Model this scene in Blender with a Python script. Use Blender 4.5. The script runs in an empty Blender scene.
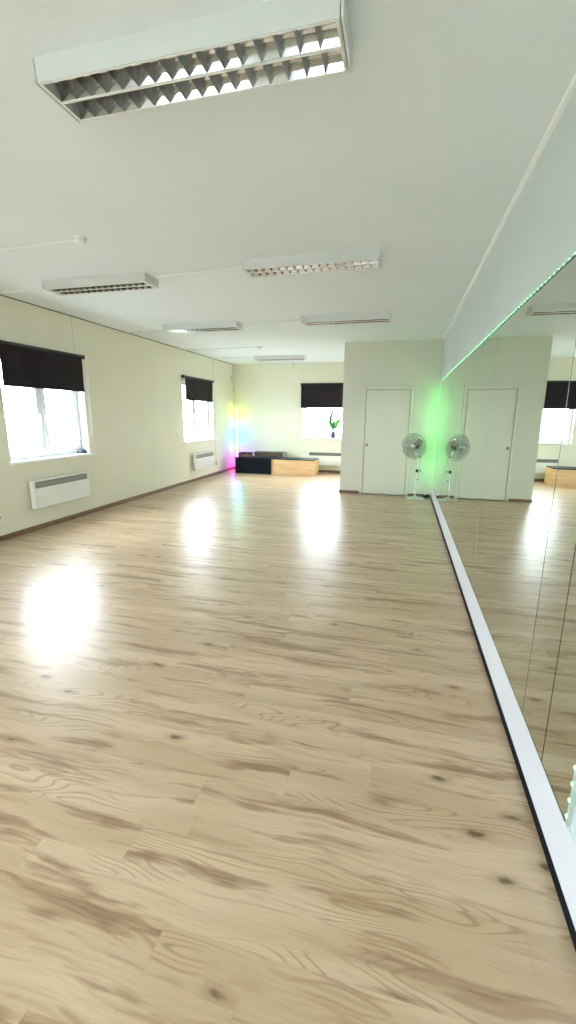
import bpy, bmesh, math, random
from mathutils import Vector, Matrix
random.seed(7)
S = bpy.context.scene
COL = S.collection
PI = math.pi

# ------------------------------------------------------------------ camera
F_PX, YAW, PITCH, ROLL = 434.15, -0.2539, 0.2198, 0.0086
cy_, sy_ = math.cos(YAW), math.sin(YAW)
cp_, sp_ = math.cos(PITCH), math.sin(PITCH)
cr_, sr_ = math.cos(ROLL), math.sin(ROLL)
fwd = Vector((sy_ * cp_, cy_ * cp_, -sp_))
r0 = Vector((cy_, -sy_, 0))
u0 = r0.cross(fwd)
rt = cr_ * r0 + sr_ * u0
up = -sr_ * r0 + cr_ * u0
cam_d = bpy.data.cameras.new('camera')
cam = bpy.data.objects.new('camera', cam_d)
COL.objects.link(cam)
m = Matrix((rt, up, -fwd)).transposed().to_4x4()
m.translation = Vector((0, 0, 1.5))
cam.matrix_world = m
cam_d.sensor_fit = 'HORIZONTAL'
cam_d.sensor_width = 36
cam_d.lens = F_PX / 576 * 36
cam_d.clip_start = 0.02
S.camera = cam

# ------------------------------------------------------------------ world, exposure
SKY = 16.0
w = bpy.data.worlds.new('overcast_sky')
S.world = w
w.use_nodes = True
bg = w.node_tree.nodes['Background']
bg.inputs['Color'].default_value = (0.87, 0.94, 1.0, 1)
bg.inputs['Strength'].default_value = SKY
S.view_settings.view_transform = 'Standard'
S.view_settings.look = 'None'
S.view_settings.gamma = 1
S.view_settings.use_curve_mapping = False
S.view_settings.exposure = 1.32
S.cycles.use_denoising = True
S.cycles.max_bounces = 14
S.cycles.diffuse_bounces = 8
S.cycles.glossy_bounces = 6
S.cycles.transparent_max_bounces = 12
S.cycles.sample_clamp_indirect = 12
S.cycles.caustics_reflective = True

# room dimensions (metres)
XL, XR = -4.574, 0.590          # left wall, right wall
YB, YR = 11.545, -3.2           # back wall, wall behind the camera
YP, XP = 8.533, -1.153          # front face and left face of the boxed-out corner with the door
ZC = 2.823
WT = 0.30

def portal(name, loc, rot, sx, sy):
    d = bpy.data.lights.new(name, 'AREA')
    d.shape = 'RECTANGLE'; d.size = sx; d.size_y = sy
    d.cycles.is_portal = True
    o = bpy.data.objects.new(name, d)
    o.location = loc; o.rotation_euler = rot
    COL.objects.link(o)

WZ0, WZ1 = 0.915, 2.22
WIN_LEFT = [(-0.2, 1.18), (4.25, 5.63), (8.64, 10.17)]       # openings in the left wall, the first unseen and added for daylight (y0, y1)
WIN_BACK = (-2.64, -1.28)                                    # opening in the back wall (x0, x1)
WIN_REAR_ADDED = [(-3.6, -2.2), (-1.6, -0.2)]                      # unseen openings added behind the camera to let daylight in
for y0, y1 in WIN_LEFT:
    portal('daylight_portal', (XL - WT - .02, (y0 + y1) / 2, (WZ0 + WZ1) / 2), (0, -PI / 2, 0), WZ1 - WZ0, y1 - y0)
portal('daylight_portal', ((WIN_BACK[0] + WIN_BACK[1]) / 2, YB + WT + .02, (WZ0 + WZ1) / 2), (-PI / 2, 0, 0), WIN_BACK[1] - WIN_BACK[0], WZ1 - WZ0)
for x0, x1 in WIN_REAR_ADDED:
    portal('daylight_portal', ((x0 + x1) / 2, YR - WT - .02, (WZ0 + WZ1) / 2), (PI / 2, 0, 0), x1 - x0, WZ1 - WZ0)

# ------------------------------------------------------------------ materials
MATS = {}
def mat(name, col, rough=.5, metal=0.0, spec=.5, bump=None, vary=None, coat=0.0):
    if name in MATS: return MATS[name]
    m = bpy.data.materials.new(name); m.use_nodes = True
    nt = m.node_tree; N = nt.nodes; L = nt.links
    b = N['Principled BSDF']
    b.inputs['Base Color'].default_value = (*col, 1)
    b.inputs['Roughness'].default_value = rough
    b.inputs['Metallic'].default_value = metal
    b.inputs['Specular IOR Level'].default_value = spec
    b.inputs['Coat Weight'].default_value = coat
    tc = N.new('ShaderNodeTexCoord')
    if vary:
        n = N.new('ShaderNodeTexNoise'); n.inputs['Scale'].default_value = vary[0]; n.inputs['Detail'].default_value = 4
        L.new(tc.outputs['Object'], n.inputs['Vector'])
        mp = N.new('ShaderNodeMapRange')
        mp.inputs['From Min'].default_value = .3; mp.inputs['From Max'].default_value = .7
        mp.inputs['To Min'].default_value = 1 - vary[1]; mp.inputs['To Max'].default_value = 1 + vary[1] * .5
        L.new(n.outputs['Fac'], mp.inputs['Value'])
        mx = N.new('ShaderNodeVectorMath'); mx.operation = 'SCALE'
        mx.inputs[0].default_value = col
        L.new(mp.outputs['Result'], mx.inputs['Scale'])
        L.new(mx.outputs['Vector'], b.inputs['Base Color'])
    if bump:
        n2 = N.new('ShaderNodeTexNoise'); n2.inputs['Scale'].default_value = bump[0]; n2.inputs['Detail'].default_value = 3
        L.new(tc.outputs['Object'], n2.inputs['Vector'])
        bp = N.new('ShaderNodeBump'); bp.inputs['Strength'].default_value = bump[1]; bp.inputs['Distance'].default_value = .01
        L.new(n2.outputs['Fac'], bp.inputs['Height']); L.new(bp.outputs['Normal'], b.inputs['Normal'])
    MATS[name] = m
    return m

def emit(name, col, strength):
    m = bpy.data.materials.new(name); m.use_nodes = True
    b = m.node_tree.nodes['Principled BSDF']
    b.inputs['Base Color'].default_value = (.8, .8, .8, 1)
    b.inputs['Emission Color'].default_value = (*col, 1)
    b.inputs['Emission Strength'].default_value = strength
    MATS[name] = m
    return m

M_WALL = mat('cream_wall_paint', (.775, .760, .625), .75, spec=.3, bump=(55, .10), vary=(1.5, .03))
M_PART = mat('partition_wall_paint', (.695, .705, .605), .75, spec=.3, bump=(55, .08), vary=(1.5, .03))
M_UPPER = mat('grey_white_wall_paint', (.60, .66, .65), .7, spec=.3, bump=(60, .10), vary=(1.5, .03))
M_CEIL = mat('white_ceiling_paint', (.82, .875, .90), .85, spec=.2, bump=(45, .12), vary=(1.2, .02))
M_DOOR = mat('cream_door_paint', (.71, .715, .61), .5, spec=.4)
M_WHITE = mat('white_gloss_paint', (.86, .87, .86), .35)
M_PLASTIC = mat('white_plastic', (.85, .86, .84), .45)
M_PVC = mat('white_window_pvc', (.90, .92, .95), .3)
M_BOARD = mat('bluish_white_board', (.77, .81, .91), .3)
M_BLACKBASE = mat('black_skirting', (.006, .009, .016), .6, spec=.06)
M_BASE = mat('brown_skirting_wood', (.20, .115, .065), .45, vary=(9, .25))
M_GAP = mat('dark_gap', (.05, .045, .03), .9)
M_JOINT = mat('grey_joint', (.60, .60, .50), .8)
M_BLIND = mat('black_blind_fabric', (.020, .016, .019), .85, spec=.2, vary=(6, .2))
M_BLINDBAR = mat('black_blind_bar', (.008, .009, .008), .4)
M_HEATER = mat('heater_white_enamel', (.80, .82, .77), .4)
M_GRILL = mat('heater_grey_grille', (.42, .43, .38), .5)
M_DARKIN = mat('dark_interior', (.03, .03, .03), .8)
M_LAMPBODY = mat('fixture_white_enamel', (.67, .69, .67), .4)
M_REFL = mat('fixture_satin_aluminium', (.42, .41, .395), .12, metal=1.0)
M_LOUV = mat('louvre_satin_aluminium', (.30, .29, .27), .22, metal=1.0)
M_RIM = mat('fixture_rim', (.84, .85, .84), .3)
M_TUBE = mat('fluorescent_glass_off', (.82, .84, .84), .2)
M_MIRROR = mat('mirror_glass', (.69, .73, .67), .0, metal=1.0)
M_MEDGE = mat('mirror_dark_edge', (.012, .02, .016), .25)
M_MBEVEL = mat('mirror_bevel', (.45, .48, .45), .4)
M_CHROME = mat('chrome', (.80, .81, .80), .12, metal=1.0)
M_STEELW = mat('grille_wire_steel', (.34, .37, .34), .4, metal=1.0)
M_BLADE = mat('fan_blade_aluminium', (.78, .80, .78), .25, metal=1.0)
M_BLACK = mat('black_plastic', (.012, .012, .013), .4)
M_CABLEW = mat('pale_cable', (.40, .41, .36), .5)
M_CABLEG = mat('grey_cable', (.16, .16, .14), .5)
M_BOXBLACK = mat('black_laminate', (.004, .007, .010), .5, spec=.12)
M_BOXTOP = mat('dark_green_top', (.008, .020, .019), .5, spec=.2)
M_BROWN = mat('dark_brown_board', (.085, .05, .035), .5, vary=(8, .3))
M_BROWNTOP = mat('brown_case', (.13, .06, .03), .5, vary=(8, .3))
M_POT = mat('blue_black_pot', (.02, .028, .06), .4)
M_SOIL = mat('soil', (.03, .02, .012), .95, bump=(90, .5))
M_LEAF = mat('green_leaf', (.10, .42, .05), .45)
M_LEAFD = mat('dark_green_leaf', (.03, .17, .06), .45)
M_LEDTAPE = mat('led_tape', (.40, .46, .42), .5)
M_KNOB = mat('steel_lock', (.22, .22, .18), .35, metal=1.0)
M_LAWN = mat('pale_gravel', (.34, .35, .35), .95, vary=(.6, .25))
M_LED = emit('green_diode_light', (.09, 1.0, .16), 30)
M_LEDS = emit('pale_green_diode_light', (.10, 1.0, .32), 7)

def wood_box_mat():
    m = bpy.data.materials.new('light_birch_veneer'); m.use_nodes = True
    nt = m.node_tree; N = nt.nodes; L = nt.links; b = N['Principled BSDF']
    tc = N.new('ShaderNodeTexCoord'); mp = N.new('ShaderNodeMapping')
    mp.inputs['Scale'].default_value = (1.5, 20, 28)
    n = N.new('ShaderNodeTexNoise'); n.inputs['Scale'].default_value = 1; n.inputs['Detail'].default_value = 4
    cr = N.new('ShaderNodeValToRGB')
    cr.color_ramp.elements[0].position = .3; cr.color_ramp.elements[0].color = (.62, .39, .19, 1)
    cr.color_ramp.elements[1].position = .75; cr.color_ramp.elements[1].color = (.80, .56, .31, 1)
    L.new(tc.outputs['Object'], mp.inputs['Vector']); L.new(mp.outputs['Vector'], n.inputs['Vector'])
    L.new(n.outputs['Fac'], cr.inputs['Fac']); L.new(cr.outputs['Color'], b.inputs['Base Color'])
    b.inputs['Roughness'].default_value = .45
    return m
M_BIRCH = wood_box_mat()

def glass_mat():
    m = bpy.data.materials.new('window_glass'); m.use_nodes = True
    nt = m.node_tree; N = nt.nodes; L = nt.links
    for n in list(N):
        if n.type != 'OUTPUT_MATERIAL': N.remove(n)
    t = N.new('ShaderNodeBsdfTransparent'); t.inputs['Color'].default_value = (.95, .97, .97, 1)
    g = N.new('ShaderNodeBsdfGlossy'); g.inputs['Roughness'].default_value = .0
    lw = N.new('ShaderNodeLayerWeight'); lw.inputs['Blend'].default_value = .5     # two-sided facing factor
    pw = N.new('ShaderNodeMath'); pw.operation = 'POWER'; pw.inputs[1].default_value = 5
    L.new(lw.outputs['Facing'], pw.inputs[0])
    fr = N.new('ShaderNodeMath'); fr.operation = 'MULTIPLY_ADD'; fr.inputs[1].default_value = .96; fr.inputs[2].default_value = .04
    L.new(pw.outputs[0], fr.inputs[0])
    mx = N.new('ShaderNodeMixShader')
    L.new(fr.outputs[0], mx.inputs['Fac']); L.new(t.outputs[0], mx.inputs[1]); L.new(g.outputs[0], mx.inputs[2])
    L.new(mx.outputs[0], N['Material Output'].inputs['Surface'])
    return m
M_GLASS = glass_mat()

def floor_mat():
    m = bpy.data.materials.new('oak_laminate_planks'); m.use_nodes = True
    nt = m.node_tree; N = nt.nodes; L = nt.links; b = N['Principled BSDF']
    def math_(op, a, c=None, d=None):
        n = N.new('ShaderNodeMath'); n.operation = op
        for i, v in enumerate((a, c, d)):
            if v is None: continue
            if isinstance(v, (int, float)): n.inputs[i].default_value = v
            else: L.new(v, n.inputs[i])
        return n.outputs[0]
    def noise(vec, scale, detail=3, rough=.5, dist=0):
        n = N.new('ShaderNodeTexNoise'); n.inputs['Scale'].default_value = scale
        n.inputs['Detail'].default_value = detail; n.inputs['Roughness'].default_value = rough; n.inputs['Distortion'].default_value = dist
        L.new(vec, n.inputs['Vector']); return n.outputs['Fac']
    def ramp(v, lo, hi, a=0.0, c=1.0):
        n = N.new('ShaderNodeMapRange'); n.interpolation_type = 'SMOOTHSTEP'
        n.inputs['From Min'].default_value = lo; n.inputs['From Max'].default_value = hi
        n.inputs['To Min'].default_value = a; n.inputs['To Max'].default_value = c
        L.new(v, n.inputs['Value']); return n.outputs['Result']
    def xyz(x, y, z):
        n = N.new('ShaderNodeCombineXYZ')
        for i, v in enumerate((x, y, z)):
            if isinstance(v, (int, float)): n.inputs[i].default_value = v
            else: L.new(v, n.inputs[i])
        return n.outputs[0]
    def mixc(f, a, c):
        n = N.new('ShaderNodeMix'); n.data_type = 'RGBA'
        L.new(f, n.inputs[0])
        for i, v in ((6, a), (7, c)):
            if isinstance(v, tuple): n.inputs[i].default_value = (*v, 1)
            else: L.new(v, n.inputs[i])
        return n.outputs[2]
    tc = N.new('ShaderNodeTexCoord'); sp = N.new('ShaderNodeSeparateXYZ')
    L.new(tc.outputs['Object'], sp.inputs[0])
    X, Y = sp.outputs[0], sp.outputs[1]
    W, LEN = .1325, 1.29
    yr = math_('DIVIDE', math_('SUBTRACT', Y, 1.945), W)
    row = math_('FLOOR', yr)
    wn = N.new('ShaderNodeTexWhiteNoise'); wn.noise_dimensions = '1D'; L.new(row, wn.inputs['W'])
    off = math_('MULTIPLY', wn.outputs['Value'], LEN)
    xr = math_('DIVIDE', math_('ADD', X, off), LEN)
    colm = math_('FLOOR', xr)
    wn2 = N.new('ShaderNodeTexWhiteNoise'); wn2.noise_dimensions = '2D'; L.new(xyz(row, colm, 0), wn2.inputs['Vector'])
    pid = wn2.outputs['Value']
    # grain coordinates: neighbours share figure loosely, every plank shifts along the grain
    # two neighbouring rows share one printed board, so figures run across pairs
    pair = math_('FLOOR', math_('DIVIDE', row, 2))
    wn3 = N.new('ShaderNodeTexWhiteNoise'); wn3.noise_dimensions = '2D'; L.new(xyz(pair, math_('FLOOR', math_('DIVIDE', colm, 2)), 3), wn3.inputs['Vector'])
    shift = math_('MULTIPLY', wn3.outputs['Value'], 37.0)
    gx = math_('ADD', X, shift)
    # gentle waviness of the grain
    wav = math_('MULTIPLY', math_('SUBTRACT', noise(xyz(math_('MULTIPLY', gx, 2.2), math_('MULTIPLY', Y, 3.0), shift), 1.0, 2), .5), .07)
    gy = math_('ADD', Y, wav)
    # growth-ring figure: contour lines of a stretched noise
    def clip(v): return ramp(v, 0.0, 1.0)
    fig = noise(xyz(math_('MULTIPLY', gx, 1.25), math_('MULTIPLY', gy, 9.0), shift), 1.0, 1.0, .4, .2)
    rings = math_('ABSOLUTE', math_('SINE', math_('MULTIPLY', fig, 60.0)))
    rline = ramp(rings, .0, .65, 1.0, 0.0)
    rgate = ramp(noise(xyz(math_('MULTIPLY', gx, 1.2), math_('MULTIPLY', gy, 5.0), 9.0), 1.0, 1), .49, .57)
    rl = math_('MULTIPLY', rline, rgate)
    # long brown heartwood streaks with ragged edges
    fray = math_('MULTIPLY', math_('SUBTRACT', noise(xyz(math_('MULTIPLY', gx, 9.0), math_('MULTIPLY', gy, 75.0), shift), 1.0, 3), .5), .24)
    st0 = noise(xyz(math_('MULTIPLY', gx, 1.35), math_('MULTIPLY', gy, 13.5), math_('ADD', shift, 4.0)), 1.0, 2.5, .5, .3)
    st = math_('ADD', st0, fray)
    grain = noise(xyz(math_('MULTIPLY', gx, 4.0), math_('MULTIPLY', gy, 120.0), math_('ADD', shift, 2.0)), 1.0, 4, .65)
    gmul = ramp(grain, .34, .58, .45, 1.0)
    streak = math_('MULTIPLY', ramp(st, .535, .625), gmul)
    core = math_('MULTIPLY', ramp(st, .60, .68), gmul)
    st2 = noise(xyz(math_('MULTIPLY', gx, 2.0), math_('MULTIPLY', gy, 30.0), math_('ADD', shift, 11.0)), 1.0, 2, .5, .5)
    streak2 = ramp(st2, .56, .66)
    # fine fibres
    fib = noise(xyz(math_('MULTIPLY', gx, 7.0), math_('MULTIPLY', gy, 180.0), shift), 1.0, 3, .6)
    broad = noise(xyz(math_('MULTIPLY', gx, .8), math_('MULTIPLY', gy, 5.5), math_('ADD', shift, 20.0)), 1.0, 2)
    # knots
    vo = N.new('ShaderNodeTexVoronoi'); vo.feature = 'F1'; vo.inputs['Scale'].default_value = 1.0
    L.new(xyz(math_('MULTIPLY', gx, 2.7), math_('MULTIPLY', gy, 6.2), shift), vo.inputs['Vector'])
    kn = noise(xyz(math_('MULTIPLY', gx, 26), math_('MULTIPLY', gy, 50), 0), 1.0, 2)
    vs = N.new('ShaderNodeSeparateXYZ'); L.new(vo.outputs['Color'], vs.inputs[0])
    has = ramp(vs.outputs[0], .08, .10)
    kd = math_('ADD', vo.outputs['Distance'], math_('MULTIPLY', math_('SUBTRACT', kn, .5), .14))
    knot = math_('MULTIPLY', ramp(kd, .03, .11, 1.0, 0.0), has)
    khalo = math_('MULTIPLY', ramp(kd, .03, .25, 1.0, 0.0), has)
    c = mixc(ramp(broad, .36, .60), (.645, .49, .335), (.535, .39, .25))
    c = mixc(math_('MULTIPLY', pid, .12), c, (.42, .30, .185))
    c = mixc(math_('MULTIPLY', rl, .60), c, (.29, .17, .085))
    c = mixc(math_('MULTIPLY', streak2, .38), c, (.37, .25, .145))
    c = mixc(math_('MULTIPLY', streak, .66), c, (.31, .185, .095))
    c = mixc(math_('MULTIPLY', core, .62), c, (.20, .12, .068))
    c = mixc(math_('MULTIPLY', khalo, .55), c, (.25, .155, .085))
    c = mixc(math_('MULTIPLY', knot, .85), c, (.10, .058, .03))
    c = mixc(ramp(fib, .35, .75, .0, .28), c, (.34, .24, .14))
    # joints
    fy = math_('FRACT', yr); fx = math_('FRACT', xr)
    dy = math_('MULTIPLY', math_('MINIMUM', fy, math_('SUBTRACT', 1.0, fy)), W)
    dx = math_('MULTIPLY', math_('MINIMUM', fx, math_('SUBTRACT', 1.0, fx)), LEN)
    jy = ramp(dy, .0002, .0016, .07, 0.0); jx = ramp(dx, .0004, .0022, .22, 0.0)
    c = mixc(math_('MAXIMUM', jx, jy), c, (.22, .14, .08))
    L.new(c, b.inputs['Base Color'])
    ro = ramp(noise(xyz(math_('MULTIPLY', X, 3), math_('MULTIPLY', Y, 30), 0), 1.0, 3), .3, .7, .29, .37)
    L.new(ro, b.inputs['Roughness'])
    b.inputs['Specular IOR Level'].default_value = .6
    bp = N.new('ShaderNodeBump'); bp.inputs['Strength'].default_value = .06; bp.inputs['Distance'].default_value = .004
    L.new(fib, bp.inputs['Height']); L.new(bp.outputs['Normal'], b.inputs['Normal'])
    return m
M_FLOOR = floor_mat()

def rainbow_mat():
    m = bpy.data.materials.new('rainbow_light_strip'); m.use_nodes = True
    nt = m.node_tree; N = nt.nodes; L = nt.links; b = N['Principled BSDF']
    tc = N.new('ShaderNodeTexCoord'); sp = N.new('ShaderNodeSeparateXYZ')
    L.new(tc.outputs['Object'], sp.inputs[0])
    mp = N.new('ShaderNodeMapRange'); mp.inputs['From Min'].default_value = 0; mp.inputs['From Max'].default_value = 1.6
    L.new(sp.outputs[2], mp.inputs['Value'])
    cr = N.new('ShaderNodeValToRGB'); e = cr.color_ramp.elements
    stops = [(0.0, (.9, .03, .15)), (.12, (.8, .03, .65)), (.28, (.35, .05, .9)), (.42, (.03, .20, 1)),
             (.55, (.03, .45, 1)), (.70, (.03, .80, .8)), (.84, (.18, .8, .06)), (.97, (.8, .75, .04))]
    e[0].position, e[0].color = stops[0][0], (*stops[0][1], 1)
    e[1].position, e[1].color = stops[-1][0], (*stops[-1][1], 1)
    for p, c in stops[1:-1]:
        x = e.new(p); x.color = (*c, 1)
    L.new(mp.outputs[0], cr.inputs['Fac'])
    L.new(cr.outputs['Color'], b.inputs['Emission Color'])
    b.inputs['Emission Strength'].default_value = 24
    return m
M_RAINBOW = rainbow_mat()

# ------------------------------------------------------------------ helpers
class MB:
    """collects shapes for one mesh"""
    def __init__(s): s.bm = bmesh.new()
    def box(s, x0, x1, y0, y1, z0, z1, rot=None, piv=None):
        mtx = Matrix.Translation(((x0 + x1) / 2, (y0 + y1) / 2, (z0 + z1) / 2)) @ Matrix.Diagonal((abs(x1 - x0), abs(y1 - y0), abs(z1 - z0), 1))
        if rot is not None:
            p = Vector(piv if piv else ((x0 + x1) / 2, (y0 + y1) / 2, (z0 + z1) / 2))
            mtx = Matrix.Translation(p) @ rot @ Matrix.Translation(-p) @ mtx
        bmesh.ops.create_cube(s.bm, size=1, matrix=mtx)
        return s
    def bevbox(s, x0, x1, y0, y1, z0, z1, r=.005, seg=2):
        b2 = bmesh.new()
        bmesh.ops.create_cube(b2, size=1, matrix=Matrix.Translation(((x0 + x1) / 2, (y0 + y1) / 2, (z0 + z1) / 2)) @ Matrix.Diagonal((abs(x1 - x0), abs(y1 - y0), abs(z1 - z0), 1)))
        bmesh.ops.bevel(b2, geom=list(b2.edges), offset=r, segments=seg, affect='EDGES', profile=.5)
        s.add(b2); return s
    def add(s, b2, mtx=None):
        vm = {}
        for v in b2.verts: vm[v] = s.bm.verts.new(mtx @ v.co if mtx else v.co)
        for f in b2.faces:
            try: s.bm.faces.new([vm[v] for v in f.verts])
            except ValueError: pass
        b2.free()
    def cyl(s, a, c, r1, r2=None, seg=24, cap=True):
        a, c = Vector(a), Vector(c); d = c - a
        q = d.to_track_quat('Z', 'Y').to_matrix().to_4x4()
        bmesh.ops.create_cone(s.bm, cap_ends=cap, segments=seg, radius1=r1, radius2=r1 if r2 is None else r2, depth=d.length,
                              matrix=Matrix.Translation((a + c) / 2) @ q)
        return s
    def lathe(s, prof, mtx=None, seg=40):
        rings = []
        mtx = mtx or Matrix()
        for r, z in prof:
            if r < 1e-6: rings.append([s.bm.verts.new(mtx @ Vector((0, 0, z)))])
            else: rings.append([s.bm.verts.new(mtx @ Vector((r * math.cos(2 * PI * k / seg), r * math.sin(2 * PI * k / seg), z))) for k in range(seg)])
        for A, B in zip(rings, rings[1:]):
            for k in range(seg):
                a, b_ = A[k % len(A)], A[(k + 1) % len(A)]
                c, d = B[(k + 1) % len(B)], B[k % len(B)]
                vs = []
                for v in (a, b_, c, d):
                    if v not in vs: vs.append(v)
                if len(vs) > 2:
                    try: s.bm.faces.new(vs)
                    except ValueError: pass
        return s
    def tube(s, pts, r, seg=8, closed=False):
        pts = [Vector(p) for p in pts]; n = len(pts); rings = []
        prev = None
        for i, p in enumerate(pts):
            if closed: t = pts[(i + 1) % n] - pts[i - 1]
            else: t = pts[min(i + 1, n - 1)] - pts[max(i - 1, 0)]
            t.normalize()
            if prev is None:
                a = t.cross(Vector((0, 0, 1)))
                if a.length < .1: a = t.cross(Vector((1, 0, 0)))
            else: a = prev - t * prev.dot(t)
            a.normalize(); prev = a; b_ = t.cross(a)
            rings.append([s.bm.verts.new(p + r * (math.cos(2 * PI * k / seg) * a + math.sin(2 * PI * k / seg) * b_)) for k in range(seg)])
        rng = range(n) if closed else range(n - 1)
        for i in rng:
            A, B = rings[i], rings[(i + 1) % n]
            for k in range(seg):
                s.bm.faces.new((A[k], A[(k + 1) % seg], B[(k + 1) % seg], B[k]))
        if not closed:
            s.bm.faces.new(rings[0][::-1]); s.bm.faces.new(rings[-1])
        return s
    def quad(s, *ps):
        s.bm.faces.new([s.bm.verts.new(p) for p in ps]); return s
    def prism(s, prof, axis, a0, a1):
        """2-D profile extruded along an axis; profile points are in the two other axes, in x,y,z order"""
        def P(p, a):
            q = list(p); q.insert(axis, a); return q
        A = [s.bm.verts.new(P(p, a0)) for p in prof]; B = [s.bm.verts.new(P(p, a1)) for p in prof]
        n = len(prof)
        for k in range(n): s.bm.faces.new((A[k], A[(k + 1) % n], B[(k + 1) % n], B[k]))
        s.bm.faces.new(A[::-1]); s.bm.faces.new(B)
        return s
    def build(s, name, material, parent=None, smooth=False, org=None):
        bmesh.ops.recalc_face_normals(s.bm, faces=list(s.bm.faces))
        me = bpy.data.meshes.new(name)
        o = bpy.data.objects.new(name, me)
        if org is not None:
            bmesh.ops.translate(s.bm, verts=list(s.bm.verts), vec=-Vector(org))
            o.location = org
        s.bm.to_mesh(me); s.bm.free()
        me.materials.append(material)
        if smooth:
            for p in me.polygons: p.use_smooth = True
            try: me.set_sharp_from_angle(angle=math.radians(40))
            except Exception: pass
        COL.objects.link(o)
        if parent: o.parent = parent
        return o

def empty(name, loc=(0, 0, 0), rz=0):
    o = bpy.data.objects.new(name, None); o.empty_display_size = .1
    o.location = loc; o.rotation_euler.z = rz
    COL.objects.link(o); return o
def tag(o, label=None, cat=None, group=None, kind=None):
    if label: o['label'] = label
    if cat: o['category'] = cat
    if group: o['group'] = group
    if kind: o['kind'] = kind
    return o
def struct(o): o['kind'] = 'structure'; return o
def copy_tree(o, parent=None):
    c = o.copy(); COL.objects.link(c); c.parent = parent
    for ch in list(o.children): copy_tree(ch, c)
    return c

# ------------------------------------------------------------------ room shell
def wall(name, axis, pos, out, a0, a1, z0, z1, holes, material, thick=WT):
    """a slab wall whose room face lies at pos on the given axis; out = +1/-1 is the direction away from the room"""
    mb = MB()
    A = sorted({a0, a1, *[h[0] for h in holes], *[h[1] for h in holes]})
    Z = sorted({z0, z1, *[h[2] for h in holes], *[h[3] for h in holes]})
    def P(a, z, d): return (pos + out * d, a, z) if axis == 0 else (a, pos + out * d, z)
    inside = lambda a, z: any(h[0] < a < h[1] and h[2] < z < h[3] for h in holes)
    for i in range(len(A) - 1):
        for j in range(len(Z) - 1):
            if inside((A[i] + A[i + 1]) / 2, (Z[j] + Z[j + 1]) / 2): continue
            for d in (0, thick):
                mb.quad(P(A[i], Z[j], d), P(A[i + 1], Z[j], d), P(A[i + 1], Z[j + 1], d), P(A[i], Z[j + 1], d))
    rects = [(a0, a1, z0, z1)] + list(holes)
    for ri, (p, q, s, t) in enumerate(rects):
        c = [(p, s), (q, s), (q, t), (p, t)]
        for k in range(4):
            (u, v), (x, y) = c[k], c[(k + 1) % 4]
            mb.quad(P(u, v, 0), P(x, y, 0), P(x, y, thick), P(u, v, thick))
            if ri and material is M_WALL:
                mb.bm.faces.ensure_lookup_table(); mb.bm.faces[-1].material_index = 1      # window reveals painted white to imitate the blown-out daylight
    bmesh.ops.remove_doubles(mb.bm, verts=list(mb.bm.verts), dist=1e-5)
    o = mb.build(name, material)
    if material is M_WALL: o.data.materials.append(M_WHITE)
    return struct(o)

struct(MB().box(XL - WT, XR + WT, YR - WT, YB + WT, -.12, 0).build('floor', M_FLOOR))
struct(MB().box(XL - WT, XR + WT, YR - WT, YB + WT, ZC, ZC + .15).build('ceiling', M_CEIL))
wall('wall_left', 0, XL, -1, YR - WT, YB + WT, 0, ZC, [(a, c, WZ0, WZ1) for a, c in WIN_LEFT], M_WALL)
wall('wall_back', 1, YB, 1, XL, XR, 0, ZC, [(WIN_BACK[0], WIN_BACK[1], WZ0, WZ1)], M_WALL)
wall('wall_rear', 1, YR, -1, XL, XR, 0, ZC, [(a, c, WZ0, WZ1) for a, c in WIN_REAR_ADDED], M_WALL)
wall('wall_right', 0, XR, 1, YR - WT, YB + WT, 0, ZC, [], M_UPPER)
# boxed-out corner that holds the door
DX0, DX1, DZ1 = -.771, .150, 2.03
wall('wall_partition', 1, YP, 1, XP, XR, 0, ZC, [(DX0, DX1, -.0, DZ1)], M_PART, thick=.12)
wall('wall_partition_side', 0, XP, 1, YP + .12, YB, 0, ZC, [], M_WALL, thick=.12)
struct(MB().box(-60, 60, -60, 60, -.5, -.35).build('ground', M_LAWN))

# skirting
def skirt_y(name, x, s, y0, y1, h, t, material):
    prof = [(x, 0), (x + s * t, 0), (x + s * t, h * .8), (x + s * t * .5, h), (x, h)]
    return struct(MB().prism(prof, 1, y0, y1).build(name, material))
def skirt_x(name, y, x0, x1, h, t, material):
    prof = [(y, 0), (y - t, 0), (y - t, h * .8), (y - t * .5, h), (y, h)]
    return struct(MB().prism(prof, 0, x0, x1).build(name, material))
skirt_y('baseboard_left', XL, 1, YR, YB, .062, .016, M_BASE)
skirt_x('baseboard_back', YB, XL + .016, XP, .062, .016, M_BASE)
skirt_x('baseboard_partition', YP, XP - .012, -.775, .052, .016, M_BASE)
skirt_x('baseboard_partition_right', YP, .155, XR - .03, .052, .016, M_BASE)
skirt_y('baseboard_partition_side', XP, -1, YP + .0, YB - .017, .052, .012, M_BASE)
# right side: black strip on the floor, white board above it reaching up to the mirrors
struct(MB().box(.574, XR, YR, YP, 0, .047).build('baseboard_right', M_BLACKBASE))
MB_ = MB().prism([(.575, .047), (.5775, .236), (XR, .236), (XR, .047)], 1, YR, YP)
struct(MB_.build('trim_1', M_BOARD))
# cornice strip along the right wall and the dark joint over the left wall
struct(MB().prism([(.565, ZC), (.572, ZC - .012), (XR, ZC - .018), (XR, ZC)], 1, YR, YP).build('trim_2', M_WHITE))
struct(MB().box(XL, XL + .010, YR, YB, ZC - .010, ZC - .001).build('trim_3', M_GAP))
# wallpaper joints on the left wall (thin battens)
struct(MB().bevbox(XL, XL + .004, 5.507, 5.519, 2.36, ZC - .012, .002).build('trim_4', M_JOINT))

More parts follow.
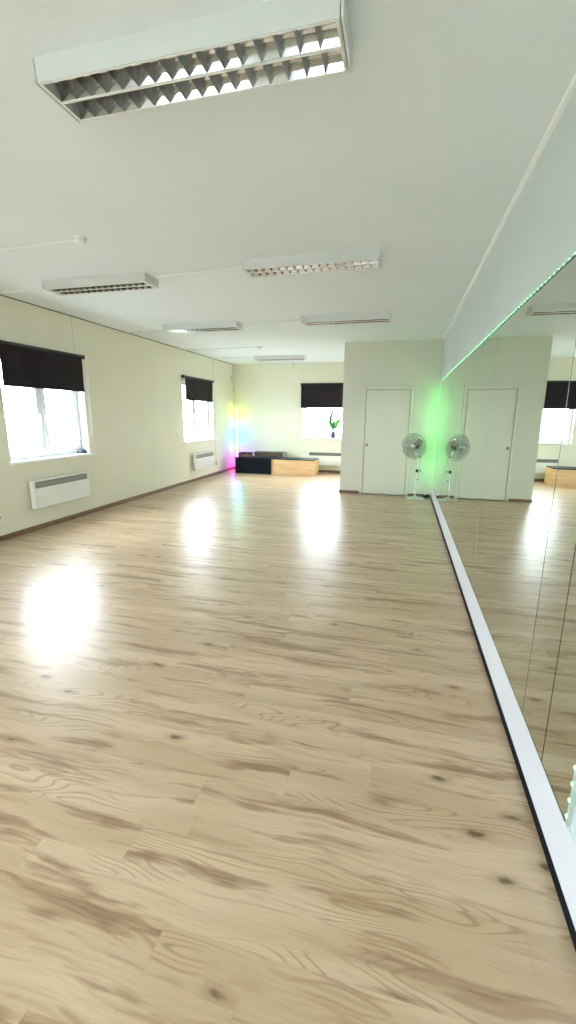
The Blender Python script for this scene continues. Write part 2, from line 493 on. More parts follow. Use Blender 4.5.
# ------------------------------------------------------------------ windows
def window(n, axis, pos, out, a0, a1, split, sill_over=(.03, .06)):
    """PVC window set into the recess; room axis coordinate is pos, out is the outward direction"""
    def bx(mb, p, q, d0, d1, z0, z1, r=.006):
        lo, hi = sorted((pos + out * d0, pos + out * d1))
        if axis == 0: mb.bevbox(lo, hi, p, q, z0, z1, r)
        else: mb.bevbox(p, q, lo, hi, z0, z1, r)
    root = empty('window_%d' % n, ((pos, (a0 + a1) / 2, WZ0) if axis == 0 else ((a0 + a1) / 2, pos, WZ0)))
    root['kind'] = 'structure'
    inv = Matrix.Translation(-Vector(root.location))
    def bld(mb, name, material, parent=root):
        o = mb.build(name, material, parent); 
        if parent is root: o.matrix_parent_inverse = inv
        return o
    D0, D1 = .13, .20
    f = MB(); t = .055
    bx(f, a0, a1, D0, D1, WZ0 + .0, WZ0 + t); bx(f, a0, a1, D0, D1, WZ1 - t, WZ1)
    bx(f, a0, a0 + t, D0, D1, WZ0 + t, WZ1 - t); bx(f, a1 - t, a1, D0, D1, WZ0 + t, WZ1 - t)
    if split: bx(f, split - .03, split + .03, D0, D1, WZ0 + t, WZ1 - t)
    bld(f, 'window_frame', M_PVC)
    for p, q in ((a0 + t, split - .03), (split + .03, a1 - t)) if split else ((a0 + t, a1 - t),):
        s = MB(); k = .05; z0, z1 = WZ0 + t, WZ1 - t
        bx(s, p, q, D0 - .018, D1 - .02, z0, z0 + k); bx(s, p, q, D0 - .018, D1 - .02, z1 - k, z1)
        bx(s, p, p + k, D0 - .018, D1 - .02, z0 + k, z1 - k); bx(s, q - k, q, D0 - .018, D1 - .02, z0 + k, z1 - k)
        sash = bld(s, 'window_sash', M_PVC)
        g = MB(); bx(g, p + k - .004, q - k + .004, .155, .161, z0 + k - .004, z1 - k + .004, .0005)
        o = g.build('pane', M_GLASS, sash)
        h = MB(); hy = q - k / 2 if (not split or q <= split) else p + k / 2
        bx(h, hy - .012, hy + .012, D0 - .03, D0 - .018, 1.42, 1.49, .003)
        bx(h, hy - .009, hy + .009, D0 - .055, D0 - .028, 1.465, 1.483, .003)
        bx(h, hy - .009, hy + .009, D0 - .055, D0 - .043, 1.36, 1.483, .003)
        h.build('window_handle', M_PLASTIC, sash)
    s = MB(); bx(s, a0 - sill_over[0], a1 + sill_over[1], -.055, .0, WZ0 - .035, WZ0 + .002, .006)
    bx(s, a0 + .001, a1 - .001, -.001, .132, WZ0 - .030, WZ0 + .002, .001)
    bld(s, 'window_sill', M_WHITE)
    return root
window(1, 0, XL, -1, WIN_LEFT[1][0], WIN_LEFT[1][1], 4.93, (.02, .07))
window(2, 0, XL, -1, WIN_LEFT[2][0], WIN_LEFT[2][1], 9.38, (.02, .07))
window(3, 1, YB, 1, WIN_BACK[0], WIN_BACK[1], None)
window(4, 0, XL, -1, WIN_LEFT[0][0], WIN_LEFT[0][1], .49)  # unseen window beside the camera, added to let daylight in
window(5, 1, YR, -1, WIN_REAR_ADDED[0][0], WIN_REAR_ADDED[0][1], -2.9)  # unseen rear window, added to brighten the room with daylight
window(6, 1, YR, -1, WIN_REAR_ADDED[1][0], WIN_REAR_ADDED[1][1], -.9)  # second added rear window, out of view, for more daylight

# ------------------------------------------------------------------ door
def door():
    root = empty('door_1', ((DX0 + DX1) / 2, YP, 0)); root['kind'] = 'structure'
    inv = Matrix.Translation(-Vector(root.location))
    def bld(mb, name, material):
        o = mb.build(name, material, root); o.matrix_parent_inverse = inv; return o
    f = MB(); t = .055
    f.bevbox(DX0 - .005, DX0 + t, YP - .014, YP + .12, 0, DZ1 + .005, .004)
    f.bevbox(DX1 - t, DX1 + .005, YP - .014, YP + .12, 0, DZ1 + .005, .004)
    f.bevbox(DX0 + t, DX1 - t, YP - .014, YP + .12, DZ1 - t, DZ1 + .005, .004)
    bld(f, 'door_frame', M_DOOR)
    l = MB(); l.bevbox(DX0 + t + .006, DX1 - t - .006, YP - .002, YP + .038, .012, DZ1 - t - .006, .004)
    leaf = bld(l, 'door_leaf', M_DOOR)
    r = MB(); r.box(DX0 + t, DX1 - t, YP + .045, YP + .06, 0, DZ1 - t)
    bld(r, 'door_rebate', M_DARKIN)
    k = MB()
    kx, kz = DX0 + t + .055, .955
    k.lathe([(0, .012), (.022, .012), (.026, .006), (.026, 0)], Matrix.Translation((kx, YP - .002, kz)) @ Matrix.Rotation(PI / 2, 4, 'X'), 24)
    k.lathe([(0, .05), (.010, .048), (.014, .042), (.014, .032), (.007, .026), (.007, .01)], Matrix.Translation((kx, YP - .002, kz)) @ Matrix.Rotation(PI / 2, 4, 'X'), 24)
    k.build('door_knob', M_KNOB, leaf, True)
door()

# ------------------------------------------------------------------ ceiling light fixtures
def fixture():
    root = empty('ceiling_light')
    LX, WY, H = .588, .121, .082         # half length, half width, height below ceiling
    b = MB()
    # hollow housing: four sides and the top, slightly tapered
    def shell(x0, y0, z0, x1, y1, z1):
        A = [(-x0, -y0, z0), (x0, -y0, z0), (x0, y0, z0), (-x0, y0, z0)]
        B = [(-x1, -y1, z1), (x1, -y1, z1), (x1, y1, z1), (-x1, y1, z1)]
        for k in range(4): b.quad(A[k], A[(k + 1) % 4], B[(k + 1) % 4], B[k])
    shell(LX, WY, 0, LX - .004, WY - .004, -H)
    shell(LX - .004, WY - .004, -H, LX - .010, WY - .008, -H)
    shell(LX - .010, WY - .008, -H, LX - .010, WY - .008, -.010)
    b.quad((-LX, -WY, 0), (LX, -WY, 0), (LX, WY, 0), (-LX, WY, 0))
    b.quad((-LX + .01, -WY + .008, -.010), (LX - .01, -WY + .008, -.010), (LX - .01, WY - .008, -.010), (-LX + .01, WY - .008, -.010))
    b.build('housing', M_LAMPBODY, root)
    for s in (-1, 1):
        e = MB(); e.bevbox(s * (LX + .001), s * (LX + .010), -WY - .001, WY + .001, -H - .002, -.001, .002)
        e.build('end_cap', M_LAMPBODY, root)
    ri = MB(); t = .006
    x1, y1 = LX - .010, WY - .008
    ri.box(-x1, x1, -y1, -y1 + t, -H - .002, -H + .003).box(-x1, x1, y1 - t, y1, -H - .002, -H + .003)
    ri.box(-x1, -x1 + t, -y1, y1, -H - .002, -H + .003).box(x1 - t, x1, -y1, y1, -H - .002, -H + .003)
    ri.build('rim', M_RIM, root)
    sp = MB(); sp.box(-x1, x1, -.0045, .0045, -H - .002, -H + .003)
    sp.build('centre_spine', M_RIM, root)
    for s in (-1, 1):
        y_in, y_out = s * .004, s * (y1 - t)
        yc = (y_in + y_out) / 2; hw = abs(y_out - y_in) / 2
        r = MB(); n = 10; pts = []
        for k in range(n + 1):
            u = -1 + 2 * k / n
            pts.append((yc + u * hw, -H + .002 + (1 - u * u) * .062))
        for k in range(n):
            r.quad((-x1 + t, pts[k][0], pts[k][1]), (x1 - t, pts[k][0], pts[k][1]), (x1 - t, pts[k + 1][0], pts[k + 1][1]), (-x1 + t, pts[k + 1][0], pts[k + 1][1]))
        r.build('reflector', M_REFL, root, True)
        c = MB(); N_ = 16; last = None
        for k in range(1, N_):
            x = -x1 + t + (2 * x1 - 2 * t) * k / N_
            # V-section louvre blade: sharp at the bottom, wide on top, concave sides
            prof = []
            for q in range(5):
                v = q / 4; prof.append((x - .0008 - .007 * v * v, -H + .0 + .046 * v))
            for q in range(4, -1, -1):
                v = q / 4; prof.append((x + .0008 + .007 * v * v, -H + .0 + .046 * v))
            y0, y1_ = sorted((y_in + s * .001, y_out - s * .001))
            ys_ = (y0, y0 + .003, y1_)
            rows = [[c.bm.verts.new((p[0], yy, p[1])) for p in prof] for yy in ys_]
            m_ = len(prof)
            for A, B in zip(rows, rows[1:]):
                for i in range(m_): c.bm.faces.new((A[i], A[(i + 1) % m_], B[(i + 1) % m_], B[i]))
            if last:                                    # side rail that carries the blades
                c.bm.faces.new((last[0][5], rows[0][4], rows[1][4], last[1][5]))
            last = rows
        c.build('louvre', M_LOUV, root, True)
        tb = MB(); tb.cyl((-x1 + .02, yc, -.034), (x1 - .02, yc, -.034), .0125, seg=16)
        tb.build('fluorescent_tube', M_TUBE, root, True)
    return root
fx = fixture()
LIGHTS = [(-.865, 1.800, 'white louvred ceiling light nearest the camera, its silver cells seen large'),
          (-3.09, 4.185, 'white louvred ceiling light nearest the left wall window, first of the left row'),
          (-.860, 4.055, 'white louvred ceiling light in the right row, second from the camera'),
          (-3.03, 6.44, 'white louvred ceiling light in the middle of the left row'),
          (-.850, 6.33, 'white louvred ceiling light farthest back in the right row, before the door wall'),
          (-2.85, 10.12, 'smallest looking ceiling light, close to the back wall')]
for i, (x, y, lab) in enumerate(LIGHTS):
    o = fx if i == 0 else copy_tree(fx)
    o.location = (x, y, ZC)
    tag(o, lab, 'ceiling light', 'louvred fluorescent ceiling lights')

# surface conduits
def conduit(pts, label, r=.008, name='cable_conduit', material=None, group='white conduits on the ceiling', cat='conduit'):
    o = MB().tube(pts, r, 8).build(name, material or M_PLASTIC, None, True)
    return tag(o, label, cat, group)
zc = ZC - .008
xw = XL + .02
conduit([(xw, 4.33, zc), (-3.72, 4.28, zc)], 'short white conduit from the left wall to the first ceiling light')
conduit([(-2.46, 4.20, zc), (-1.49, 4.10, zc)], 'white conduit between the two nearer pairs of ceiling lights')
conduit([(xw, 6.80, zc), (-3.66, 6.70, zc), (-3.66, 6.58, zc)], 'white conduit from the left wall to the middle left ceiling light')
conduit([(-2.41, 6.55, zc), (-1.48, 6.42, zc)], 'white conduit linking the middle left light to the farthest right light')
conduit([(xw, 10.18, zc), (-3.48, 10.15, zc)], 'white conduit from the left wall to the light by the back wall')
conduit([(xw, 3.25, zc), (-2.56, 3.225, zc)], 'white conduit running to the nearer smoke detector')
conduit([(xw, 8.78, zc), (-2.90, 8.68, zc)], 'white conduit running to the farther smoke detector')

def detector(x, y, lab):
    root = empty('smoke_detector', (x, y, ZC)); tag(root, lab, 'smoke detector', 'smoke detectors')
    MB().lathe([(0, 0), (.052, 0), (.054, -.010), (.050, -.018), (0, -.018)], seg=32).build('base', M_PLASTIC, root, True)
    MB().lathe([(.044, -.020), (.046, -.030), (.036, -.046), (.020, -.050), (0, -.050)], seg=32).build('sensor_head', M_PLASTIC, root, True)
    MB().lathe([(.041, -.0175), (.041, -.0215)], seg=32).build('vent_ring', M_DARKIN, root, True)
detector(-2.51, 3.20, 'small round white smoke detector nearer the camera')
detector(-2.86, 8.68, 'tiny round white smoke detector farther back on the ceiling')
# sprinkler-like detector high on the back wall
r = empty('motion_sensor', (-2.90, YB, 2.765)); tag(r, 'small white motion sensor high on the back wall below the last light', 'sensor')
MB().bevbox(-.045, .045, -.012, 0, -.05, .045, .004).build('bracket', M_JOINT, r)
MB().lathe([(0, -.038), (.022, -.03), (.032, -.012), (.034, .01), (.022, .028), (0, .03)], Matrix.Translation((0, -.04, 0)), 24).build('sensor_head', M_PLASTIC, r, True)

# ------------------------------------------------------------------ blinds
def blind(axis, a0, a1, zb, zt, label, fab0, fab1, chain=None):
    """local x runs along the wall, local -y comes out into the room"""
    wlen = a1 - a0
    if axis == 0:
        root = empty('roller_blind', (XL, a0, 0), PI / 2)     # local x = +Y, local y = -X
    else:
        root = empty('roller_blind', (a0, YB, 0), 0)
    tag(root, label, 'blind', 'black roller blinds')
    MB().cyl((.012, -.040, zt - .028), (wlen - .012, -.040, zt - .028), .026, seg=24).build('roller', M_BLINDBAR, root, True)
    for x in (0, wlen):
        MB().bevbox(x - .006, x + .006, -.070, -.001, zt - .056, zt, .003).build('bracket', M_BLINDBAR, root)
    f0, f1 = fab0 - a0, fab1 - a0
    fb = MB(); n = 28; y0 = -.062
    top, bot = [], []
    rows = 8
    grid = []
    for j in range(rows + 1):
        v = j / rows
        z = zt - .03 - (zt - .03 - zb) * v
        grid.append([(f0 + (f1 - f0) * k / n, y0 + .0035 * v * math.sin(k * .9 + 1.2) + .002 * math.sin(k * 2.1 + j), z) for k in range(n + 1)])
    V0 = [[fb.bm.verts.new(p) for p in row] for row in grid]
    V1 = [[fb.bm.verts.new((p[0], p[1] + .002, p[2])) for p in row] for row in grid]
    for j in range(rows):
        for k in range(n):
            fb.bm.faces.new((V0[j][k], V0[j][k + 1], V0[j + 1][k + 1], V0[j + 1][k]))
            fb.bm.faces.new((V1[j][k], V1[j][k + 1], V1[j + 1][k + 1], V1[j + 1][k]))
    for j in range(rows):
        fb.bm.faces.new((V0[j][0], V0[j + 1][0], V1[j + 1][0], V1[j][0])); fb.bm.faces.new((V0[j][n], V0[j + 1][n], V1[j + 1][n], V1[j][n]))
    for k in range(n):
        fb.bm.faces.new((V0[0][k], V0[0][k + 1], V1[0][k + 1], V1[0][k])); fb.bm.faces.new((V0[rows][k], V0[rows][k + 1], V1[rows][k + 1], V1[rows][k]))
    fb.build('fabric', M_BLIND, root, True)
    MB().bevbox(f0, f1, y0 - .006, y0 + .007, zb - .014, zb + .010, .003).build('bottom_bar', M_BLIND, root)
    if chain:
        x, zlo, dark = chain; x -= a0
        c = MB().tube([(x - .012, -.035, zt - .03), (x - .014, -.028, (zt + zlo) / 2), (x - .012, -.028, zlo + .02), (x, -.028, zlo), (x + .012, -.028, zlo + .02), (x + .014, -.028, (zt + zlo) / 2), (x + .012, -.035, zt - .03)], .0028, 6)
        c.build('bead_chain', M_CABLEG if dark else M_PLASTIC, root, True)
    return root
blind(0, 4.20, 5.625, 1.815, 2.315, 'black roller blind half lowered over the nearest left window', 4.225, 5.575, (5.70, 1.16, False))
blind(0, 8.62, 10.13, 1.805, 2.30, 'black roller blind over the farther left window, by the rainbow corner', 8.665, 10.05, None)
blind(1, -2.665, -1.25, 1.70, 2.315, 'black roller blind over the back wall window above the potted plant', -2.655, -1.26, None)
blind(0, -.25, 1.23, 1.8, 2.315, 'black roller blind over the added unseen left window beside the camera', -.22, 1.2, None)
# the dark cord beside window 2
r = empty('hanging_cord', (XL, 10.22, 0)); tag(r, 'thin grey cord hanging down the left wall beside the farther window', 'cord')
MB().tube([(.012, 0, ZC - .02), (.012, 0, 2.35), (.014, .03, 1.6), (.014, .03, .33)], .0035, 6).build('cord', M_JOINT, r, True)
MB().cyl((.014, .03, .25), (.014, .03, .34), .011, .007, 12).build('cord_weight', M_CABLEG, r, True)

# ------------------------------------------------------------------ wall heaters
def heater(wid, label):
    root = empty('wall_heater'); tag(root, label, 'heater', 'white wall heaters under the windows')
    H, D0, D1 = .365, -.035, -.095
    c = MB()
    c.bevbox(0, wid, D1, D0, 0, H - .105, .006)
    c.bevbox(0, .035, D1, D0, H - .11, H - .018, .004); c.bevbox(wid - .035, wid, D1, D0, H - .11, H - .018, .004)
    c.bevbox(0, wid, D1, D0, H - .022, H, .006)
    c.build('casing', M_HEATER, root)
    MB().box(.03, wid - .03, D0 - .02, D0 - .012, H - .11, H - .02).build('back_plate', M_DARKIN, root)
    g = MB(); n = int(wid / .022)
    for k in range(n):
        x = .038 + (wid - .076) * (k + .5) / n
        g.box(x - .0035, x + .0035, D1 + .004, D1 + .012, H - .107, H - .020)
    g.box(.035, wid - .035, D1 + .005, D1 + .010, H - .066, H - .060)
    g.build('outlet_grille', M_GRILL, root)
    for x in (wid * .2, wid * .8):
        MB().bevbox(x - .02, x + .02, D0 - .002, 0, .06, .30, .003).build('bracket', M_HEATER, root)
    return root
h1 = heater(1.03, 'white wall heater under the nearest left window')
h1.location = (XL, 4.435, .295); h1.rotation_euler.z = PI / 2
h2 = copy_tree(h1); h2.location = (XL, 8.93, .255); tag(h2, 'white wall heater under the farther left window')
h3 = copy_tree(h1); h3.location = (-2.44, YB, .190); h3.rotation_euler.z = 0; tag(h3, 'white wall heater on the back wall behind the low boxes')

# sockets and switches
def plate(loc, rz, w_, h_, label, cat, kind):
    root = empty(kind, loc, rz); tag(root, label, cat)
    MB().bevbox(-w_ / 2, w_ / 2, -.012, 0, -h_ / 2, h_ / 2, .003).build('cover_plate', M_HEATER, root)
    if kind == 'wall_socket':
        for x in (-w_ / 4, w_ / 4) if w_ > .1 else (0,):
            MB().lathe([(.019, -.001), (.019, .006), (0, .006)], Matrix.Translation((x, -.012, 0)) @ Matrix.Rotation(PI / 2, 4, 'X'), 20).build('socket_well', M_GRILL, root, True)
    else:
        MB().bevbox(-w_ * .3, w_ * .3, -.017, -.011, -h_ * .32, h_ * .32, .002).build('rocker', M_PLASTIC, root)
plate((XL, 3.985, .285), PI / 2, .085, .085, 'small grey wall socket low on the left wall before the nearest heater', 'socket', 'wall_socket')
plate((XL, 8.37, 1.07), PI / 2, .07, .09, 'small light switch on the left wall before the farther window', 'switch', 'light_switch')
r = empty('wall_hook', (XL, 11.39, 2.45)); tag(r, 'small white cable clip high on the left wall near the rainbow corner', 'hook')
MB().bevbox(0, .02, -.02, .02, -.06, .06, .003).build('clip_plate', M_JOINT, r)
MB().tube([(.02, 0, .03), (.04, 0, .02), (.04, 0, -.02), (.02, 0, -.03)], .004, 6).build('clip_loop', M_JOINT, r, True)
r = empty('corner_box', (XL + .03, YB - .03, 2.16)); tag(r, 'small cream junction box in the corner above the rainbow lamp', 'box')
MB().bevbox(-.03, .03, -.03, .03, -.05, .05, .006).build('box_body', M_WALL, r)
MB().bevbox(.024, .034, -.034, -.024, -.05, .05, .003).build('box_lid', M_JOINT, r)
tag(MB().tube([(XL + .008, YB - .008, ZC - .01), (XL + .008, YB - .008, 2.21)], .006, 6).build('cable_conduit', M_JOINT, None, True), 'thin beige conduit down the room corner above the junction box', 'conduit')

# dark little weight on sill of window 1
r = empty('sill_weight', (XL - .055, 5.545, WZ0 + .002)); tag(r, 'small dark blue object with a thin stem on the nearest window sill', 'ornament')
MB().lathe([(0, 0), (.062, 0), (.068, .016), (.058, .042), (.034, .060), (.008, .068), (0, .068)], seg=28).build('dome', M_POT, r, True)
MB().cyl((0, 0, .05), (.0, -.012, .20), .003, .002, 8).build('stem', M_POT, r, True)

# ------------------------------------------------------------------ potted plant
def plant():
    root = empty('potted_plant', (-1.795, YB + .055, WZ0 + .002))
    tag(root, 'green leafy plant in a dark blue pot on the back window sill', 'plant')
    p = MB().lathe([(0, 0), (.040, 0), (.044, .004), (.058, .14), (.062, .142), (.062, .162), (.055, .162), (.053, .13), (0, .128)], seg=32)
    p.build('pot', M_POT, root, True)
    MB().lathe([(0, .133), (.052, .13)], seg=24).build('soil', M_SOIL, root)
    stems = [
        [(0, 0, .13), (-.01, 0, .24), (-.005, .0, .33), (-.05, 0, .40), (-.03, 0, .48), (-.07, 0, .56), (-.05, 0, .64)],
        [(.01, .0, .13), (.02, 0, .26), (.03, .0, .36)],
        [(-.01, .01, .13), (-.03, 0, .26), (-.05, .0, .33)]]
    for i, s in enumerate(stems):
        MB().tube(s, .010, 8).build('stem', M_LEAFD if i == 0 else M_LEAF, root, True)
    def leaf(base, d, length, width, bend, material):
        d = Vector(d).normalized(); side = d.cross(Vector((0, 1, 0))).normalized()
        nrm = side.cross(d)
        mb = MB(); rows = []
        for k in range(9):
            t = k / 8
            c = Vector(base) + d * length * t + Vector((0, 0, -bend * t * t)) + nrm * .02 * math.sin(t * 3)
            w_ = width * math.sin(PI * min(1, t * .92 + .06)) ** .8
            rows.append([mb.bm.verts.new(c - side * w_), mb.bm.verts.new(c + nrm * -.006), mb.bm.verts.new(c + side * w_)])
        for A, B in zip(rows, rows[1:]):
            mb.bm.faces.new((A[0], A[1], B[1], B[0])); mb.bm.faces.new((A[1], A[2], B[2], B[1]))
        o = mb.build('leaf', material, root, True)
        so = o.modifiers.new('thickness', 'SOLIDIFY'); so.thickness = .0012
    L_, D_ = M_LEAF, M_LEAFD
    for b_, d, l, w_, bd, mm in [
        ((.02, 0, .24), (.42, -.1, .9), .34, .045, .02, L_), ((.03, 0, .30), (.62, .1, .8), .28, .045, .02, L_),
        ((.0, 0, .24), (.12, -.3, 1), .26, .045, .0, L_), ((-.02, 0, .22), (-.40, 0, .9), .26, .045, .0, L_),
        ((0, 0, .20), (.05, -.25, .9), .22, .05, .0, D_),
        ((-.04, 0, .34), (-.35, -.2, .9), .19, .038, .02, D_), ((-.05, 0, .44), (-.5, .1, .9), .16, .036, .0, D_),
        ((-.05, 0, .50), (-.15, 0, 1), .16, .034, .01, D_), ((-.06, 0, .58), (.35, -.2, .9), .14, .034, .01, D_),
        ((.01, 0, .24), (.6, .3, .6), .18, .035, .03, L_)]:
        leaf(b_, d, l, w_, bd, mm)
plant()

# ------------------------------------------------------------------ low boxes in the far corner
def carcass(root, w_, d_, h_, side_mat, front_mat, top_mat, top_t=.03, inset=.006, top_over=0.0):
    c = MB()
    c.bevbox(0, .018, 0, d_, 0, h_ - top_t, .002); c.bevbox(w_ - .018, w_, 0, d_, 0, h_ - top_t, .002)
    c.bevbox(.018, w_ - .018, d_ - .018, d_, 0, h_ - top_t, .002); c.bevbox(.018, w_ - .018, .02, d_ - .018, .0, .018, .002)
    c.build('carcass', side_mat, root)
    MB().bevbox(.019, w_ - .019, inset, inset + .018, .004, h_ - top_t - .003, .002).build('front_panel', front_mat, root)
    MB().bevbox(-top_over, w_ + top_over, -.004, d_, h_ - top_t, h_, .003).build('top_board', top_mat, root)
r = empty('low_bench_box', (-4.205, 10.66, 0)); tag(r, 'low black box in the far left corner in front of the rainbow lamp', 'box')
carcass(r, .972, .50, .415, M_BOXBLACK, M_BOXBLACK, M_BOXBLACK)
r = empty('low_bench_box', (-3.232, 10.69, 0)); tag(r, 'low light wood box with dark green top, right of the black box', 'box')
carcass(r, 1.145, .50, .408, M_BIRCH, M_BIRCH, M_BOXTOP, top_t=.022)
r = empty('storage_crate', (-3.87, 11.21, 0)); tag(r, 'dark brown long crate standing behind the black box', 'crate')
MB().bevbox(0, .80, 0, .28, 0, .51, .004).build('crate_body', M_BROWN, r)
MB().bevbox(.80, .845, .0, .28, 0, .515, .003).build('crate_end', mat('grey_metal_end', (.35, .35, .33), .4), r)
MB().bevbox(-.003, .80, -.003, .283, .511, .523, .003).build('crate_lid', mat('dark_grey_lid', (.06, .07, .07), .4), r)
r = empty('equipment_case', (-4.18, 10.78, .416)); tag(r, 'flat brown case lying on the left end of the black box', 'case')
MB().bevbox(0, .34, 0, .24, 0, .085, .006).build('case_body', M_BROWNTOP, r)
MB().bevbox(-.004, .344, -.004, .244, .086, .112, .005).build('case_lid', M_BOXBLACK, r)
for x in (.07, .26):
    MB().bevbox(x - .012, x + .012, -.010, -.003, .07, .105, .002).build('latch', M_KNOB, r)

# ------------------------------------------------------------------ rainbow corner lamp
r = empty('corner_lamp', (-4.415, YB - .15, 0)); tag(r, 'slim rainbow light pole glowing in the far left corner', 'lamp')
MB().lathe([(0, 0), (.085, 0), (.088, .006), (.082, .014), (.02, .018), (0, .018)], seg=36).build('base', M_BLACK, r, True)
MB().bevbox(-.010, .010, -.004, .010, .016, 1.62, .002).build('pole', M_BLACK, r)
MB().tube([(0, -.013, .03), (0, -.013, .8), (0, -.013, 1.61)], .018, 14).build('light_strip', M_RAINBOW, r, True)

# ------------------------------------------------------------------ mirrors on the right wall
MX0, MX1, MZ0, MZ1 = .578, .583, .240, 2.094
def mirror(y0, y1, label, t=.0012):
    root = empty('wall_mirror', (MX0, (y0 + y1) / 2, MZ0)); tag(root, label, 'mirror', 'mirror panels along the right wall')
    h = (y1 - y0) / 2; g = .0002; H = MZ1 - MZ0; tb = .012
    MB().box(0, MX1 - MX0, -h + g + t, h - g - t, .003, H - tb).build('mirror_glass', M_MIRROR, root)
    e = MB()
    em = M_MEDGE if t > .002 else M_MBEVEL
    e.box(-.0006, .0056, -h + g, -h + g + t, 0, H); e.build('edge_strip', em, root)
    MB().box(-.0006, .0056, h - g - t, h - g, 0, H).build('edge_strip', em, root)
    MB().box(-.0006, .0056, -h + g + t, h - g - t, 0, .003).build('edge_strip', M_MEDGE, root)
    MB().box(-.0006, .0056, -h + g + t, h - g - t, H - tb, H).build('edge_strip', M_MEDGE, root)
    return root
for y0, y1, lab in [(7.86, 8.32, 'tall mirror panel at the far end of the wall beside the chrome fan'),
                    (6.36, 7.86, 'wide mirror panel, second from the far end, showing the mirrored door frame'),
                    (4.86, 6.36, 'wide mirror panel, third from the far end'),
                    (3.36, 4.86, 'wide mirror panel reflecting the middle of the cream door'),
                    (1.86, 3.36, 'wide mirror panel reflecting the blind and the bright window'),
                    (1.58, 1.86, 'narrow mirror strip between two dark seams, second from the near end'),
                    (1.325, 1.58, 'narrow mirror strip nearest the camera, beside the green light dots')]:
    mirror(y0, y1, lab, .0012 if y0 > 1.7 else .0026)

# green LED strips on the edges of the mirrors
def led_run(lab, base, tape, chips, dm):
    root = empty('led_strip', base); tag(root, lab, 'light strip', 'green light strips round the mirrors')
    q = Vector(base)
    sh = lambda b: (b[0] - q.x, b[1] - q.x, b[2] - q.y, b[3] - q.y, b[4] - q.z, b[5] - q.z)
    tp = MB().box(*sh(tape)).build('led_tape', M_LEDTAPE, root)
    c = MB()
    for b in chips: c.box(*sh(b))
    o = c.build('green_diodes', dm, root); o['kind'] = 'stuff'
s_ = .0038
ys = [1.35 + .06 * k for k in range(int((8.31 - 1.35) / .06))]
led_run('long pale green light strip along the top edge of the wall mirrors', (.586, 4.8, MZ1),
        (.5825, .5895, 1.325, 8.32, MZ1 + .0005, MZ1 + .007), [(.5795, .5823, y - s_, y + s_, MZ1 + .001, MZ1 + .006) for y in ys], M_LEDS)
zs = [.27 + .06 * k for k in range(int((2.09 - .27) / .06))]
led_run('upright strip of green light dots at the near end of the mirrors', (.584, 1.32, MZ0),
        (.577, .5895, 1.313, 1.3245, MZ0, MZ1), [(.574, .5768, 1.315, 1.3225, z - s_, z + s_) for z in zs], M_LEDS)
zf = [.30 + .03 * k for k in range(int((2.06 - .30) / .03))]
led_run('upright green glowing strip at the far end of the mirrors by the fan', (.584, 8.325, MZ0),
        (.578, .5895, 8.322, 8.326, MZ0, MZ1), [(.578, .584, 8.3262, 8.332, z - .005, z + .005) for z in zf], M_LED)

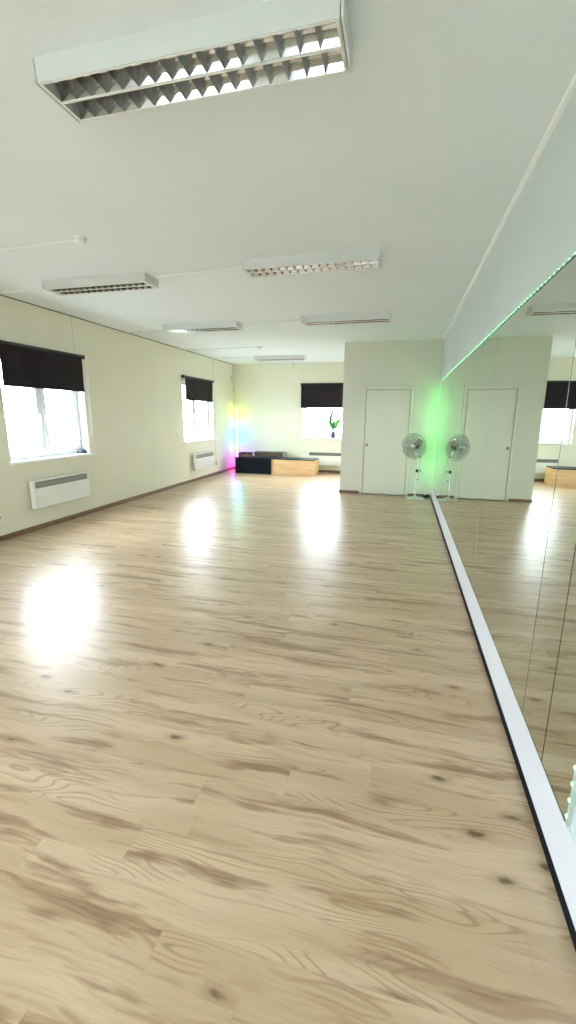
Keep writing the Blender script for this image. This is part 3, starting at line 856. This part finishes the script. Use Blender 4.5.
# ------------------------------------------------------------------ pedestal fan
def fan():
    FX, FY = .290, 8.30
    root = empty('pedestal_fan', (FX, FY, 0)); tag(root, 'chrome pedestal fan with round wire guard beside the mirror wall', 'fan')
    MB().lathe([(0, 0), (.195, 0), (.200, .006), (.195, .014), (.12, .026), (.05, .040), (.030, .055), (0, .055)], seg=56).build('base', M_CHROME, root, True)
    MB().cyl((0, 0, .05), (0, 0, .52), .017, seg=24).build('lower_pole', M_CHROME, root, True)
    MB().cyl((0, 0, .50), (0, 0, .83), .012, seg=24).build('upper_pole', M_CHROME, root, True)
    MB().lathe([(.018, .49), (.024, .492), (.025, .54), (.018, .545), (.013, .55)], seg=24).build('collar', M_BLACK, root, True)
    k = MB(); k.cyl((.02, -.0, .52), (.055, -.0, .52), .006, seg=12); k.cyl((.05, 0, .52), (.066, 0, .52), .016, .013, 16)
    k.build('height_knob', M_BLACK, root, True)
    MB().tube([(0, 0, .80), (-.005, -.004, .86), (-.03, .010, .93), (-.045, .005, .960)], .016, 12).build('neck', M_CHROME, root, True)
    MB().cyl((.010, 0, .36), (.040, 0, .36), .010, .008, 12).build('cord_clip', M_BLACK, root, True)
    k = MB(); k.cyl((.008, 0, .78), (.05, 0, .78), .013, .011, 16)
    k.build('tilt_knob', M_BLACK, root, True)
    # head: axis points to the camera side, turned a little towards the mirror
    head_m = Matrix.Translation((-.080, -.06, .965)) @ Matrix.Rotation(math.radians(-26), 4, 'Z') @ Matrix.Rotation(PI / 2 + math.radians(4), 4, 'X')
    # local +Z is the blowing direction (towards -Y)
    MB().lathe([(0, -.16), (.035, -.158), (.055, -.14), (.062, -.10), (.060, -.055), (.050, -.045), (0, -.045)], head_m, 36).build('motor_housing', M_BLACK, root, True)
    R_ = .232
    def ring(rad, z, wr=.0022, seg=64):
        return [(rad * math.cos(2 * PI * k / seg), rad * math.sin(2 * PI * k / seg), z) for k in range(seg)]
    def guard(name, z_rim, z_mid, sgn):
        g = MB()
        def prof(rr):
            t = rr / R_
            return z_rim + (z_mid - z_rim) * math.sqrt(max(0, 1 - t ** 3))
        for k in range(72):
            a = 2 * PI * k / 72
            pts = []
            for q in range(8):
                rr = .045 + (R_ - .045) * q / 7
                a2 = a + .35 * (1 - rr / R_)
                pts.append((rr * math.cos(a2), rr * math.sin(a2), prof(rr)))
            g.tube([head_m @ Vector(p) for p in pts], .0015, 4)
        for rr in (.12, .18):
            g.tube([head_m @ Vector(p) for p in ring(rr, prof(rr))], .0015, 5, True)
        g.build(name, M_STEELW, root, True)
    guard('front_guard', .018, .075, 1)
    guard('rear_guard', .010, -.055, -1)
    g = MB(); g.tube([head_m @ Vector(p) for p in ring(R_, .014)], .0055, 8, True)
    g.build('guard_rim', M_CHROME, root, True)
    MB().lathe([(0, .082), (.030, .081), (.043, .076), (.045, .070), (0, .069)], head_m, 32).build('guard_badge', M_STEELW, root, True)
    for k in range(3):
        a0 = 2 * PI * k / 3 + .6
        b = MB(); rows = []
        for q in range(9):
            t = q / 8; rr = .03 + .165 * t
            half = .20 + .42 * math.sin(PI * min(1, t * .85 + .1))
            row = []
            for s in range(6):
                u = s / 5 * 2 - 1
                a = a0 + u * half * (.55 if t > .9 else .75) + .25 * t
                row.append(b.bm.verts.new(head_m @ Vector((rr * math.cos(a), rr * math.sin(a), .012 + .022 * u))))
            rows.append(row)
        for A, B in zip(rows, rows[1:]):
            for s in range(5): b.bm.faces.new((A[s], A[s + 1], B[s + 1], B[s]))
        o = b.build('blade', M_BLADE, root, True)
        so = o.modifiers.new('thickness', 'SOLIDIFY'); so.thickness = .002
    MB().lathe([(0, .052), (.018, .050), (.030, .038), (.032, .0), (0, 0)], head_m, 28).build('hub', M_CHROME, root, True)
    # cable hanging from the head
    pts = [(.03, .05, .80), (.06, .04, .70), (.03, .03, .60), (.10, .02, .50), (.20, .02, .40), (.19, .02, .28), (.12, .03, .16), (.08, .08, .05), (.05, .16, .008), (.12, .20, .006)]
    sm = []
    for i in range(len(pts) - 1):
        p0, p1, p2, p3 = [Vector(pts[max(0, min(len(pts) - 1, i + j))]) for j in (-1, 0, 1, 2)]
        for q in range(5):
            t = q / 5
            sm.append(.5 * ((2 * p1) + (-p0 + p2) * t + (2 * p0 - 5 * p1 + 4 * p2 - p3) * t * t + (-p0 + 3 * p1 - 3 * p2 + p3) * t ** 3))
    sm.append(Vector(pts[-1]))
    MB().tube(sm, .0035, 6).build('power_cord', M_CABLEW, root, True)
fan()

# power brick at the end of the plinth and the cable along the wall
r = empty('power_adapter', (.50, 8.46, 0)); tag(r, 'small black power adapter on the floor at the mirror foot by the fan', 'adapter')
MB().bevbox(-.05, .05, -.035, .035, 0, .055, .006).build('adapter_body', M_BLACK, r)
MB().cyl((-.035, -.03, .055), (-.035, -.03, .085), .016, seg=16).build('plug', M_PLASTIC, r, True)
pts = []
for k in range(60):
    t = k / 59
    pts.append((-.80 + 1.15 * t, 8.500 + .012 * math.sin(t * 31) - .015 * t, .006 + max(0, .020 * math.sin(t * 17 + 1))))
tag(MB().tube(pts, .0045, 6).build('floor_cable', M_CABLEG, None, True), 'dark cable lying in waves along the foot of the cream door', 'cable')
